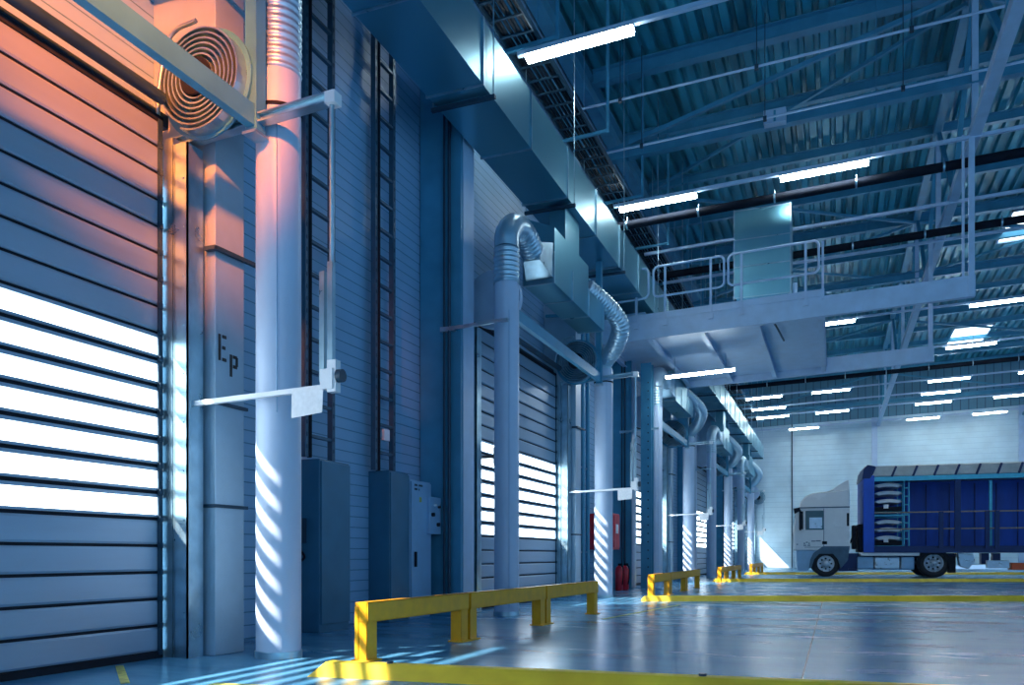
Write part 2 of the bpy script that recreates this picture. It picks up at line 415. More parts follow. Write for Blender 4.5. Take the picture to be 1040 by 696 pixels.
# ------------------------------------------------------------------ columns beside the doors
def box_column(name='steel_column', text=False):
    g = empty(name, (-4.5, 5.0, 0), cat='column')
    MB().box(-.45, .16, -.16, .16, 0, 7.95).build('shaft', 'column', g, .006)
    for z in (3.05,):
        b = MB(); b.box(.10, .20, -.21, -.165, z, z + .03); b.bar((.19, -.19, z + .015), (.19, .30, z + .03), .03); b.build('cable_bracket', 'darksteel', g)
    for z in (1.12, 1.90):
        b = MB(); b.box(-.2, .175, -.175, -.16, z, z + .025); b.box(.16, .175, -.175, .19, z, z + .025); b.build('strap', 'darksteel', g)
    return g
c0 = box_column(); CG = 'pale steel columns along the left wall'
tag(c0, 'pale steel column stencilled E P, orange lit at its top', group=CG)
e = MB()
X = .162
def lt(y0, y1, z0, z1): e.box(X, X + .003, y0, y1, z0, z1)
lt(-.13, -.105, 2.24, 2.44); lt(-.09, -.045, 2.415, 2.44); lt(-.09, -.055, 2.33, 2.355); lt(-.09, -.045, 2.24, 2.265)
lt(-.005, .02, 2.14, 2.31); lt(.03, .075, 2.285, 2.31); lt(.06, .085, 2.23, 2.30); lt(.03, .075, 2.21, 2.235)
e.build('stencil_lettering', 'ink', c0)['label'] = 'black stencil letters E P'
def copy_plain(root, dy, label, skip=('stencil',)):
    r = copy_thing(root, dy, label)
    for ch in list(r.children):
        if any(ch.name.startswith(s) for s in skip): bpy.data.objects.remove(ch)
    return r
for k, l in enumerate(['pale steel column between second roller door and its sunlit white pipe', 'pale steel column beside the third roller door', 'pale steel column beside the fourth roller door',
                       'pale steel column beside the last roller door']):
    copy_plain(c0, BAY * (k + 1), l)
def mid_column():
    g = empty('steel_column', (-4.62, 9.4, 0), cat='column')
    c = MB(); c.box(-.3, .24, -.21, -.19, 0, 7.95); c.box(.22, .26, -.21, .19, 0, 7.95); c.box(-.02, .0, -.2, .2, 0, 7.95); c.box(-.32, -.30, -.2, .2, 0, 7.95); c.box(-.3, .24, .17, .19, 0, 7.95)
    c.build('shaft', 'steel', g)
    MB().box(.262, .27, -.15, .17, 0, 7.9).build('cover_strip', 'palesteel', g)
    c = MB(); c.tube([(.12, -.25, 0.1), (.12, -.25, 7)], .022, 8); c.tube([(.05, -.25, 0.1), (.05, -.25, 7)], .016, 8); c.build('conduit', 'darksteel', g)
    b = MB(); b.bar((.1, -.26, 3.6), (.9, -.2, 3.65), .04); b.box(0, .2, -.27, -.21, 3.57, 3.63); b.build('pipe_bracket', 'galv', g)
    return g
m0 = mid_column()
tag(m0, 'blue steel column with dark conduits left of second roller door', group=CG)
for k, l in enumerate(['blue steel column behind the hanging platform support', 'blue steel column between third and fourth roller doors', 'blue steel column between fourth and fifth roller doors']):
    copy_thing(m0, BAY * (k + 1), l)
# platform support column
g = empty('support_column', (-3.98, 18.3, 0), cat='column', label='bolted blue column carrying the far edge of the hanging platform')
c = MB(); c.box(-.12, .12, -.13, -.11, 0, 5.12); c.box(-.12, .12, .11, .13, 0, 5.12); c.box(-.01, .01, -.12, .12, 0, 5.12); c.build('shaft', 'steel', g)
c = MB()
for i in range(24): c.tube([(.05, -.14, .3 + i * .19), (.05, -.13, .3 + i * .19)], .02, 6)
c.build('bolt_row', 'darksteel', g)
MB().box(-.18, .18, -.18, .18, 0, .02).build('base_plate', 'steel', g)

# ------------------------------------------------------------------ tall white pipes
def pipe(kind):
    if kind == 'a':
        g = empty('ventilation_pipe', (-3.86, 4.97, 0), cat='pipe')
        ztop = 4.32; R = .165
    else:
        g = empty('ventilation_pipe', (-3.86, 9.49, 0), cat='pipe')
        ztop = 4.22; R = .158
    MB().tube([(0, 0, .05), (0, 0, ztop)], R, 32).build('shaft', 'pipe', g)
    MB().tube([(0, 0, 0), (0, 0, .05)], R + .008, 32).build('base_ring', 'galv', g)
    MB().tube([(0, 0, ztop - .28), (0, 0, ztop - .255)], R + .008, 32).build('clamp', 'black', g) if kind == 'a' else MB().tube([(0, 0, ztop - .03), (0, 0, ztop)], R + .012, 32).build('clamp', 'galv', g)
    s = MB(); s.box(R * .55 - .002, R * .55 + .004, -R * .84 - .004, -R * .84 + .002, .1 if kind == 'b' else 1.8, ztop - .4); s.build('seam', 'grey', g)
    return g, ztop, R
PG = 'white vertical pipes along the left wall'
pa, za, Ra = pipe('a')
# straight silver sleeve and bend toward the wall duct (nearest)
corrugated([(0, 0, za), (0, 0, za + .62)], Ra - .01, .055, .017, 28).build('corrugated_sleeve', 'flex', pa)
corrugated(smoothpath([(0, 0, za + .62), (-.02, .0, za + .85), (-.05, .1, za + 1.1), (.0, .3, za + 1.4), (.0, .42, za + 1.75)], 6), Ra, .09, .010, 24).build('elbow', 'flex', pa)
tag(pa, 'white pipe with sunlight stripes and orange lit top, nearest to the camera', group=PG)
# second of the kind with the S-bend
pa2, za, Ra = pipe('a'); pa2.location.y += BAY
corrugated(smoothpath([(0, 0, 4.05 - .0), (.02, -.03, 4.22), (.30, -.30, 4.42), (.44, -.55, 4.72), (.25, -.85, 5.0), (.02, -1.15, 5.2)], 8), Ra - .02, .06, .016, 20).build('bent_sleeve', 'flex', pa2)
for ch in pa2.children:
    if ch.name.startswith('shaft'): ch.scale.z = 4.08 / za
    if ch.name.startswith('clamp'): ch.location.z = -.2
tag(pa2, 'sunlit white pipe whose silver sleeve swings out in an S bend', group=PG)
for k, l in enumerate(['sunlit white pipe between second yellow barriers and third roller door', 'sunlit white pipe by the third yellow barrier row', 'white pipe closest to the end wall corner']):
    copy_thing(pa2, BAY * (k + 1), l)
pb, zb, Rb = pipe('b')
corrugated([(0, 0, zb), (0, 0, zb + .42)], Rb - .008, .055, .016, 28).build('corrugated_sleeve', 'flex', pb)
MB().tube(smoothpath([(0, 0, zb + .42), (0, .02, zb + .60), (0.02, .16, zb + .76), (.04, .36, zb + .80)], 6), Rb, 28).build('elbow', 'flex', pb)
corrugated(smoothpath([(.04, .36, zb + .80), (.06, .55, zb + .74), (.07, .75, zb + .62)], 6), Rb - .01, .055, .016, 24).build('bent_sleeve', 'flex', pb)
MB().prism([(-1, -1), (1, -1), (1, 1), (-1, 1)], lambda q: (.07 + q[0] * .12, .72, zb + .62 + q[1] * .12), lambda q: (.06 + q[0] * .2, 1.06, zb + .60 + q[1] * .24)).build('funnel', 'galv', pb)
tag(pb, 'bluish white pipe with silver elbow top, standing before the second roller door', group=PG)
for k, l in enumerate(['white pipe with silver elbow right of the bolted blue column', 'white pipe with silver elbow before the fourth roller door', 'white pipe with silver elbow before the fifth roller door']):
    copy_thing(pb, BAY * (k + 1), l)

# branch ducts between pipe pairs
def branch():
    g = empty('branch_duct', (-3.82, 10.56, 4.52), cat='duct')
    MB().box(-.22, .22, 0, 2.6, 0, .42).build('lower_box', 'duct', g)
    MB().prism([(-.2, .42), (.22, .42), (.22, .78), (-.2, .95)], lambda q: (q[0], .05, q[1]), lambda q: (q[0], 1.7, q[1])).build('upper_box', 'duct', g)
    MB().box(-.15, .10, .9, 1.6, .7, 1.43).build('riser', 'duct', g)
    for y in (0, .85, 1.7, 2.58): MB().box(-.235, .235, y, y + .025, -.012, .43).build('flange', 'galv', g)
    MB().prism([(-.22, 0), (.22, 0), (.22, .42), (-.22, .42)], lambda q: (q[0], 2.6, q[1]), lambda q: (q[0] * .6, 2.9, q[1] * .6 + .25)).build('reducer', 'duct', g)
    return g
b0 = branch(); BG = 'sheet metal branch ducts under the main duct'
tag(b0, 'box shaped metal branch duct between the elbow topped and S bend pipes', group=BG)
for k, l in enumerate(['metal branch duct behind the hanging platform', 'third metal branch duct under the main duct', 'farthest metal branch duct near the end wall']):
    copy_thing(b0, BAY * (k + 1), l)

# ------------------------------------------------------------------ main duct
g = empty('main_duct', (-3.95, 0, 5.96), cat='duct', label='long rectangular metal duct running under the roof along the left wall')
MB().box(-.34, .34, -6, 46, 0, .72).build('casing', 'duct', g)
y = -4.0
ys = []
while y < 45.6: ys.append(y); y += 1.52
for y in ys: MB().box(-.36, .36, y, y + .02, -.02, .74).build('flange', 'galv', g)
for y in ys[::2]:
    sc_h = MB().box(-.40, .40, y + .2, y + .25, -.06, -.02).build('support_channel', 'darksteel', g)
    for x in (-.38, .38): MB().tube([(x, y + .225, -.05), (x, y + .225, 4.75)], .008, 6).build('hanger_rod', 'galv', sc_h)
# dark cable tray above
g = empty('cable_tray', (-4.15, 0, 8.05), cat='tray', label='dark ladder cable tray full of cables above the main duct')
t = MB(); t.box(-.26, -.24, -6, 46, 0, .10); t.box(.24, .26, -6, 46, 0, .10)
y = -5.8
while y < 45: t.box(-.25, .25, y, y + .04, 0, .02); y += .38
t.build('ladder_frame', 'darksteel', g)
t = MB()
for i in range(7):
    x = -.2 + i * .065
    t.tube([(x + random.uniform(-.01, .01), yy, .045 + random.uniform(0, .02)) for yy in range(-6, 47, 2)], .024, 6)
t.build('cable_bundle', 'black', g)
for y in [5.4 + 2.7 * i for i in range(-3, 16)]:
    MB().bar((-.35, y, -.04), (.55, y, -.01), .05).bar((.53, y, -.05), (.53, y, 2.72), .045).build('hanger', 'steel', g)

# eaves beam
tag(MB().ibeam((-4.78, -8, 10.45), (-4.78, 50.5, 10.45), .25, .5).build('eaves_beam', 'steel'), 'long blue eaves beam where roof meets the left wall', 'beam')
tag(MB().ibeam((-4.6, -8, 9.0), (-4.6, 50.5, 9.0), .2, .3).build('wall_beam', 'steel'), 'blue beam running on the left wall just below the eaves beam', 'beam')

# ------------------------------------------------------------------ roof trusses
def zr(x, h): return CH + h + SL * x
def truss(y, label):
    g = empty('roof_truss', (0, y, 0), cat='truss', label=label, group='blue transverse roof trusses')
    x0, x1 = -4.65, 21
    MB().ibeam((x0, 0, zr(x0, 8.3)), (x1, 0, zr(x1, 8.3)), .18, .22).build('bottom_chord', 'steel', g)
    MB().ibeam((x0, 0, zr(x0, 10.0)), (x1, 0, zr(x1, 10.0)), .22, .30).build('top_chord', 'steel', g)
    nodes = [2.3 + 6.9 * i for i in range(0, 3)]
    for i, x in enumerate(nodes):
        for s in ((-1, 1) if i % 2 == 0 else ()):
                xb = x + s * 6.8
                if xb > 21: continue
                MB().bar((x + s * .1, 0, zr(x, 9.87)), (xb - s * .1, 0, zr(xb, 8.4)), .08).build('diagonal', 'steel', g)
        MB().bar((x, 0, zr(x, 8.4)), (x, 0, zr(x, 9.9)), .07).build('vertical', 'steel', g)
    return g
for k, (y, l) in enumerate([(5.4, 'blue roof truss nearest to the camera'), (16.2, 'blue roof truss above the front edge of the hanging platform'), (27.0, 'blue roof truss just beyond the hanging platform'),
             (37.8, 'fourth blue roof truss from the camera'), (48.5, 'blue roof truss closest to the end wall')]):
    truss(y, l)
g = empty('junction_box', (-1.05, 15.98, 9.0), cat='box', label='small pale box fixed to the roof truss above the platform')
MB().box(-.2, .2, -.06, .12, -.12, .14).build('casing', 'palesteel', g, .01); MB().box(-.02, .02, -.075, -.06, -.1, .1).build('cover_seam', 'steel', g)
# purlins
PL = []
for i in range(18):
    y = 5.4 + 2.7 * i - 2.7
    if any(abs(y - t) < .5 for t in (5.4, 16.2, 27.0, 37.8, 48.5)) or y > 49: continue
    PL.append(y)
for i, y in enumerate(PL):
    tag(MB().ibeam((-4.65, y, zr(-4.65, 10.04)), (21, y, zr(21, 10.04)), .14, .22).build('roof_purlin', 'steel'), 'slim blue roof beam under the ceiling deck, %s from the camera' % ORD[i], 'beam', 'slim roof beams between the trusses')
# longitudinal girder
g = empty('roof_girder', (2.28, 0, 0), cat='truss', label='long blue lattice girder running away overhead, carrying the platform')
zb_, zt_ = CH + 7.4, CH + 10.05
MB().box(-.09, .09, -6, 50.4, zb_ - .08, zb_ + .1).build('bottom_chord', 'palesteel', g)
MB().box(-.12, .06, -6, 50.4, zt_ - .1, zt_ + .12).build('top_chord', 'steel', g)
for i in range(-1, 9):
    y = 5.4 + 5.4 * i
    MB().bar((0, y, zb_), (0, y, zt_), .10).build('vertical', 'palesteel', g)
    if i < 8:
        ym = y + 2.7
        MB().bar((0, y + .12, zt_ - .1), (0, ym, zb_ + .05), .09).build('diagonal', 'steel', g); MB().bar((0, ym, zb_ + .05), (0, y + 5.28, zt_ - .1), .09).build('diagonal', 'steel', g)
# side lattice line
g = empty('roof_girder', (9.4, 0, 0), cat='truss', label='blue lattice girder farther from the left wall, near the skylights')
MB().box(-.09, .09, -6, 50.4, zb_ + .1, zb_ + .25).build('bottom_chord', 'steel', g)
for i in range(0, 8):
    y = 5.4 + 5.4 * i; ym = y + 2.7
    MB().bar((0, y, zt_ + .2), (0, ym, zb_ + .2), .08).build('diagonal', 'steel', g); MB().bar((0, ym, zb_ + .2), (0, y + 5.4, zt_ + .2), .08).build('diagonal', 'steel', g)
# wind bracing
BR = [((-4.6, 21.4), (2.2, 16.5)), ((-4.6, 21.6), (2.2, 26.8)), ((-4.6, 10.8), (2.2, 5.6)), ((-4.6, 27), (2.2, 32.2)), ((2.4, 16.4), (9.2, 21.4)), ((2.4, 32.2), (9.2, 27.2))]
BL = ['thin diagonal roof brace from the left wall toward the platform', 'thin diagonal roof brace starting above the sheet metal box', 'thin diagonal roof brace above the nearest tube lamp', 'thin diagonal roof brace beyond the platform',
      'thin diagonal roof brace right of the lattice girder', 'thin diagonal roof brace near the skylight']
for (a, b), l in zip(BR, BL):
    tag(MB().bar((a[0], a[1], zr(a[0], 9.82)), (b[0], b[1], zr(b[0], 9.82)), .07).build('roof_brace', 'steel'), l, 'brace', 'thin diagonal roof braces')

# ------------------------------------------------------------------ lamp rails with tube lamps
rows = [ # y, H, tube X starts
    (10.75, 7.2, [-4.07], ''), (16.15, 7.2, [-4.08, -.97], ''), (19.0, 7.2, [], ''), (21.2, 7.2, [], ''),
    (26.9, 7.2, [-.97, 3.65], ''), (32.1, 7.2, [3.62], ''), (38.0, 7.2, [-3.75, -.95, 3.63, 6.9], ''),
    (40.9, 7.2, [-3.75, 3.63], ''), (43.5, 7.2, [-3.75, -.9, 3.6, 6.9], ''), (48.3, 7.2, [-2.4, 3.6, 6.7], ''),
]
ri = 0
where = {10.75: 'nearest to the camera', 16.15: 'in the row above the platform front', 19.0: '', 21.2: '', 26.9: 'in the row just beyond the platform', 32.1: 'under the skylight', 38.0: 'in the fourth row from the end wall',
         40.9: 'in the third row from the end wall', 43.5: 'in the second row from the end wall', 48.3: 'in the row next to the end wall'}
for (y, H, xs, _) in rows:
    g = empty('lamp_rail', (0, y, CH + H), cat='rail', label='thin white lamp rail hung across the hall, %s from the camera' % ORD[ri], group='white lamp rails'); ri += 1
    xe = 20
    MB().bar((-4.2, 0, -4.2 * SL + .06), (xe, 0, xe * SL + .06), .07, .06).build('channel', 'palesteel', g)
    x = -3.9
    while x < xe: MB().tube([(x, 0, x * SL + .09), (x, 0, ZD - CH - H + SL * x)], .007, 6).build('hanger_rod', 'steel', g); x += 4.6
    for j, x in enumerate(xs):
        pos = '' if len(xs) == 1 else ', %s from the left wall' % ORD[j]
        l = empty('tube_lamp', (x, y, CH + H + x * SL), cat='lamp', label='glowing tube lamp %s%s' % (where[y], pos), group='tube lamps under the roof')
        L = 1.55
        MB().prism([(-.06, .03), (.06, .03), (.085, -.01), (-.085, -.01)], lambda q: (0, q[0], q[1]), lambda q: (L, q[0], q[1] + SL * L)).build('housing', 'white', l)
        MB().prism([(-.08, -.01), (.08, -.01), (.07, -.065), (-.07, -.065)], lambda q: (.01, q[0], q[1]), lambda q: (L - .01, q[0], q[1] + SL * L)).build('diffuser', 'tube', l)
l = empty('tube_lamp', (-3.5, 18.0, 4.74), cat='lamp', label='glowing tube lamp hung under the platform', group='tube lamps under the roof')
MB().prism([(-.06, .03), (.06, .03), (.07, -.01), (-.07, -.01)], lambda q: (0, q[0], q[1]), lambda q: (1.5, q[0], q[1] + .05)).build('housing', 'white', l)
MB().prism([(-.065, -.01), (.065, -.01), (.05, -.05), (-.05, -.05)], lambda q: (.01, q[0], q[1]), lambda q: (1.49, q[0], q[1] + .05)).build('diffuser', 'tube', l)
r = MB(); [r.tube([(x, 0, .02), (x, 0, .40)], .006, 6) for x in (.2, 1.3)]; r.build('hanger_rod', 'steel', l)

# black pipes across
for (y, H, l) in [(16.4, 6.93, 'thick black pipe crossing in front of the platform'), (19.7, 6.93, 'thick black pipe crossing behind the platform'), (34.0, 6.93, 'thick black pipe crossing the far half of the hall')]:
    g = empty('black_pipe', (0, y, CH + H), cat='pipe', label=l, group='black pipes under the roof')
    x0 = -4.4
    MB().tube([(x0, 0, x0 * SL), (20, 0, 20 * SL)], .085, 14).build('pipe_run', 'blackpipe', g)
    x = -4
    while x < 20: c = MB(); c.tube([(x, 0, x * SL), (x + .035, 0, (x + .035) * SL)], .093, 14); c.tube([(x + .02, 0, x * SL + .08), (x + .02, 0, x * SL + .16)], .010, 6); c.build('clamp', 'galv', g); x += 1.45

# thin sprinkler lines
for i, (y, H, l) in enumerate([(13.9, 8.1, 'thin sprinkler line crossing above the nearest lamps'), (15.6, 8.1, 'thin sprinkler line crossing above the platform')]):
    g = empty('sprinkler_line', (0, y, CH + H), cat='pipe', label=l)
    MB().tube([(-4.6, 0, -4.6 * SL), (20, 0, 20 * SL)], .022, 8).build('pipe_run', 'palesteel', g)
    x = -3.5
    while x < 20: c = MB(); c.tube([(x, 0, x * SL), (x, 0, x * SL + 1.95)], .008, 6); c.box(x - .03, x + .03, -.03, .03, x * SL - .05, x * SL + .03); c.build('hanger', 'darksteel', g); x += 2.3

# skylights
SKY = [(5.0, 6.6, 41.4, 45.0), (4.9, 6.6, 27.9, 30.6)]
for i, (x0, x1, y0, y1) in enumerate(SKY):
    g = tag(empty('window_%d' % (i + 1), (x0, y0, zr(x0, 10.15))), kind='structure')
    MB().box(0.05, x1 - x0 - .05, .05, y1 - y0 - .05, -.03, -.005, SL).build('pane', 'skylight', g)
    f = MB(); f.box(0, x1 - x0, 0, .05, -.08, .02, SL); f.box(0, x1 - x0, y1 - y0 - .05, y1 - y0, -.08, .02, SL); f.box(0, .05, 0, y1 - y0, -.08, .02, SL); f.box(x1 - x0 - .05, x1 - x0, 0, y1 - y0, -.08, .02, SL)
    f.build('window_frame', 'palesteel', g)

# ------------------------------------------------------------------ hanging platform
g = empty('hanging_platform', (0, 16.15, 5.22), cat='platform', label='pale steel service platform hung under the roof with looped handrails')
PS = 0.032
YF = 5.15
MB().box(-4.6, 2.28, -.02, .0, 0, .37, PS).box(-4.45, 2.28, .0, .10, 0, .02, PS).box(-4.45, 2.28, .0, .10, .35, .37, PS).build('front_beam', 'palesteel', g)
MB().box(-4.45, 2.15, YF - .1, YF, 0, .37, PS).build('rear_beam', 'palesteel', g)
MB().box(-4.6, -.18, .02, YF - .1, .16, .20, PS).build('underside_panel', 'palesteel', g)
MB().box(-4.6, -.18, .0, YF, .375, .40, PS).build('deck', 'steel', g)
for i, x in enumerate((-4.5, -3.5, -2.45, -1.4, -.25)):
    MB().ibeam((x, .1, .09 + PS * x), (x, YF - .1, .09 + PS * x), .10, .14, .012).build('joist', 'palesteel', g)
MB().box(-4.45, -.18, -.035, -.02, .37, .50, PS).build('toe_board', 'palesteel', g)
for (x, y) in ((2.22, .0), (2.10, .06), (2.08, YF - .06)):
    MB().bar((x, y, .1), (x, y, 2.95), .09 if x != 2.10 else .04).build('hanger_post', 'palesteel', g)
# small piping below
p = MB(); p.tube(smoothpath([(-2.7, .3, .02), (-1.2, .25, .07), (-1.1, .4, .06), (-1.0, 1.8, .06)], 5), .02, 8); p.build('small_pipe', 'darksteel', g)
def loop(x0, x1, posts, yo=0):
    r = MB(); rr = .10; z0, z1 = .82, 1.42; a = []
    a += arc((x0 + rr, yo - .03, z0 + rr), rr, PI, 1.5 * PI, (1, 0, 0), (0, 0, 1), 5)
    a += arc((x1 - rr, yo - .03, z0 + rr), rr, -.5 * PI, 0, (1, 0, 0), (0, 0, 1), 5)
    a += arc((x1 - rr, yo - .03, z1 - rr), rr, 0, .5 * PI, (1, 0, 0), (0, 0, 1), 5)
    a += arc((x0 + rr, yo - .03, z1 - rr), rr, .5 * PI, PI, (1, 0, 0), (0, 0, 1), 5)
    a.append(a[0]); a = [Vector((p.x, p.y, p.z + PS * p.x)) for p in a]
    r.tube(a, .024, 10, caps=False)
    for x in posts:
        r.bar((x, yo - .06, .22 + PS * x), (x, yo - .06, 1.40 + PS * x), .045, .02)
        r.box(x - .05, x + .05, yo - .075, yo - .035, .22 + PS * x, .32 + PS * x)
    return r
loop(-4.7, -3.48, (-4.5, -3.72)).build('handrail', 'palesteel', g)
loop(-3.38, -2.0, (-3.14, -2.25)).build('handrail', 'palesteel', g)
loop(-1.92, -.28, (-1.67, -.51)).build('handrail', 'palesteel', g)
MB().bar((-.21, -.03, .3), (-.21, -.03, 1.38), .04).build('end_post', 'palesteel', g)
for (a, b, ps) in ((-4.3, -2.6, (-4.1, -2.8)), (-2.4, -.5, (-2.2, -.7))):
    loop(a, b, ps, YF + .04).build('handrail', 'steel', g)

g = empty('ventilation_unit', (-1.36, 17.4, 5.64), cat='machine', label='tall sheet metal box unit standing on the hanging platform')
MB().box(-.54, .54, -.45, .5, .32, 2.12).build('casing', 'duct', g, .01)
MB().box(-.50, .50, -.47, .48, -.05, .32).build('plinth', 'steel', g)
f = MB()
for z in (.32, .95, 1.5, 2.09): f.box(-.55, .55, -.46, .51, z, z + .02)
f.box(-.555, -.53, -.465, -.44, .3, 2.13); f.box(.53, .555, -.465, -.44, .3, 2.13)
f.build('edge_flange', 'galv', g)
MB().tube([(.62, -.3, -.05), (.62, -.3, .55)], .045, 12).build('drain_stub', 'palesteel', g)
g = empty('control_box', (-3.9, 16.8, 5.50), cat='box', label='low grey box on the platform beside the main duct')
MB().box(-.25, .25, -.2, .2, 0, .3).build('casing', 'grey', g, .01); MB().box(-.2, .2, -.215, -.2, .04, .26).build('front_cover', 'galv', g)

# ------------------------------------------------------------------ wall equipment: vertical cable ladders, cabinets
def cable_ladder(y0, y1, x, z0, z1, label, plain=False):
    g = empty('cable_ladder', (x, (y0 + y1) / 2, z0), cat='ladder', label=label)
    w = (y1 - y0) / 2; H = z1 - z0
    s = MB(); s.box(-.03, .03, -w, -w + .05, 0, H); s.box(-.03, .03, w - .05, w, 0, H)
    s.build('side_rail', 'ladder', g)
    z = .2
    while z < H: MB().box(-.02, .02, -w + .05, w - .05, z, z + .03).build('rung', 'ladder', g); z += .32
    c = MB(); c.tube([(.0, -w + .10, 0), (.0, -w + .10, H)], .024, 6); c.tube([(.03, -w + .075, 0), (.03, -w + .075, H)], .02, 6)
    c.build('cable_bundle', 'black', g)
    h = MB(); z = .08
    while z < H and z < 6: h.box(.03, .033, -w + .015, -w + .035, z, z + .04); h.box(.03, .033, w - .035, w - .015, z, z + .04); z += .12
    h.build('perforation', 'darksteel', g)
    return g
cable_ladder(6.55, 7.05, -4.80, 1.72, 10.2, 'vertical cable ladder rising from the nearer teal cabinet')
cable_ladder(7.90, 8.35, -4.84, 1.72, 10.2, 'vertical cable ladder rising from the farther teal cabinet')
o = tag(MB().box(-4.80, -4.795 + .03, 8.02, 8.14, 2.07, 2.20).build('label_plate', 'white'), 'small white plate fixed low on the farther cable ladder', 'plate')

def cabinet(x0, x1, y0, y1, h, label, m='teal'):
    g = empty('wall_cabinet', (x0, y0, 0), cat='cabinet', label=label)
    X, Y = x1 - x0, y1 - y0
    MB().box(0, X - .02, 0, Y, .0, h).build('body', m, g, .006)
    MB().box(X - .02, X, .012, Y - .012, .08, h - .02).build('door', m, g, .004)
    return g
g = cabinet(XW, -4.64, 6.62, 7.14, 1.70, 'dark teal wall cabinet nearer the camera, below a cable ladder')
b = MB(); b.box(.02, .14, -.10, 0, .88, 1.12); b.build('switch_box', 'darksteel', g)
b = MB(); b.tube(smoothpath([(.06, -.08, .88), (.03, -.1, .74), (.12, -.09, .70), (.16, -.06, .74), (.1, -.03, .80)], 5), .012, 6); b.build('loose_cable', 'black', g)
cabinet(XW, -4.66, 7.98, 8.42, 1.72, 'dark teal wall cabinet farther from the camera, next to the light grey cabinet')
g = cabinet(XW, -4.66, 8.46, 8.98, 1.66, 'light grey electric cabinet with small lettering, beside the blue column', 'grey')
hd = MB().box(.295, .315, .07, .10, .62, .80); hd.build('handle', 'black', [c for c in g.children if c.name.startswith('door')][0])
t = MB()
for r_, n_ in ((1.60, 8), (1.55, 5)):
    for i in range(n_):
        if i in (3,): continue
        t.box(.291, .293, .08 + i * .026, .08 + i * .026 + .017, r_ - .012, r_ + .012)
t.build('lettering', 'ink', g)
s = MB().box(.291, .294, .20, .25, 1.40, 1.46); s.build('warning_sticker', 'linepaint', g)
g = empty('control_box', (-4.62, 8.86, 1.02), cat='box', label='light grey push button box fixed beside the grey electric cabinet')
MB().box(-.33, 0, 0, .30, 0, .46).build('casing', 'grey', g, .006)
for (y, z, r, mm) in ((.06, .24, .025, 'black'), (.12, .36, .015, 'white'), (.22, .34, .015, 'ink'), (.2, .12, .025, 'black')):
    MB().tube([(0, y, z), (.03, y, z)], r, 12).build('push_button', mm, g)
MB().box(-.30, -.06, .02, .14, -.2, 0).build('socket', 'darksteel', g)
MB().box(-.30, -.18, .04, .12, -1.02, -.2).build('conduit', 'palesteel', g)

# horn / sounder near second door
g = empty('warning_beacon', (-4.30, 10.28, 2.12), cat='beacon', label='black wall lamp left of the second roller door')
MB().box(-.30, -.02, -.04, .04, -.02, .02).build('bracket', 'black', g)
MB().tube([(0, 0, -.17), (0, 0, -.1), (0, 0, .12), (0, 0, .18)], [.05, .075, .075, .03], 14).build('housing', 'black', g)
# dark strip added for the dark gap beside door 2 (far edge of column)
tag(MB().box(-4.94, -4.68, 9.78, 9.98, 0, 5.9).build('downpipe_casing', 'darksteel'), 'dark vertical casing between the blue column and the second roller door', 'casing')

# vertical wall pipes in bay one and two
for i, (x, y, l) in enumerate([(-4.7, 15.6, 'thin vertical wall pipe behind the S bend pipe'), (-4.7, 15.95, 'thin vertical wall pipe left of the red hose cabinet'), (-4.72, 24.9, 'thin vertical wall pipe past the third roller door')]):
    g = empty('wall_pipe', (x, y, 0), cat='pipe', label=l)
    MB().tube([(0, 0, 0), (0, 0, 7.8)], .045, 10).build('pipe_run', 'steel', g)
    c = MB(); [c.box(-.24, .0, -.05, .05, z, z + .04) for z in (.8, 2.5, 4.2, 5.9)]; c.build('clamp', 'galv', g)
cabinet(XW, -4.72, 15.0, 15.4, 1.9, 'narrow teal wall cabinet beyond the second roller door')

# fire point
g = empty('hose_cabinet', (-4.42, 17.2, 1.28), cat='cabinet', label='red fire hose cabinet on the left wall above the extinguishers')
MB().box(-.53, .0, -.28, .28, -.40, .38).build('body', 'red', g, .01); MB().box(0, .015, -.24, .24, -.35, .33).build('door', 'red', g)
MB().box(.015, .022, -.1, .1, -.05, .15).build('pictogram', 'paper', g)
def extinguisher(x, y, l):
    g = empty('fire_extinguisher', (x, y, 0), cat='fire extinguisher', label=l, group='red fire extinguishers')
    MB().tube([(0, 0, 0), (0, 0, .02), (0, 0, .44), (0, 0, .50), (0, 0, .53)], [.07, .085, .085, .06, .03], 16).build('cylinder', 'red', g)
    MB().box(-.02, .07, -.015, .015, .53, .58).build('handle', 'black', g)
    MB().tube(smoothpath([(.02, -.02, .55), (.1, -.05, .5), (.1, -.05, .25), (.08, -.04, .12)], 5), .012, 6).build('hose', 'black', g)
    return g
extinguisher(-4.32, 17.05, 'red fire extinguisher on the floor, nearer the camera'); extinguisher(-4.28, 17.42, 'red fire extinguisher on the floor, farther from the camera')

# ------------------------------------------------------------------ kerbs and floor lines
def kerb(p, ang, L, label, wd=.24, h=.085):
    g = empty('wheel_kerb', (p[0], p[1], 0), ang, cat='kerb', label=label, group='yellow wheel kerbs on the floor')
    prof = [(0, 0), (.10, h), (.19, h), (wd, 0)]
    MB().prism(prof, lambda q: (0 + q[1] * .9, q[0], q[1]), lambda q: (L, q[0], q[1])).build('beam', 'kerbyellow', g, .006)
    b = MB(); x = .5 if L < 9 else 2.3
    while x < L - .2:
        b.tube([(x, .145, h), (x, .145, h + .014)], .022, 10); x += 1.9
    b.build('anchor_bolt', 'darksteel', g)
    return g
kerb((-3.06, 4.21), math.atan(.10), 5.6, 'yellow wheel kerb in the foreground, starting by the nearest barrier')
kerb(cw(2.14, 13.3), PSI, 12, 'yellow wheel kerb across the floor by the second barrier row')
kerb(cw(5.75, 23.0), PSI, 16, 'yellow wheel kerb just in front of the truck')
kerb(cw(9.1, 31.6), PSI, 14, 'yellow wheel kerb behind the truck wheels')
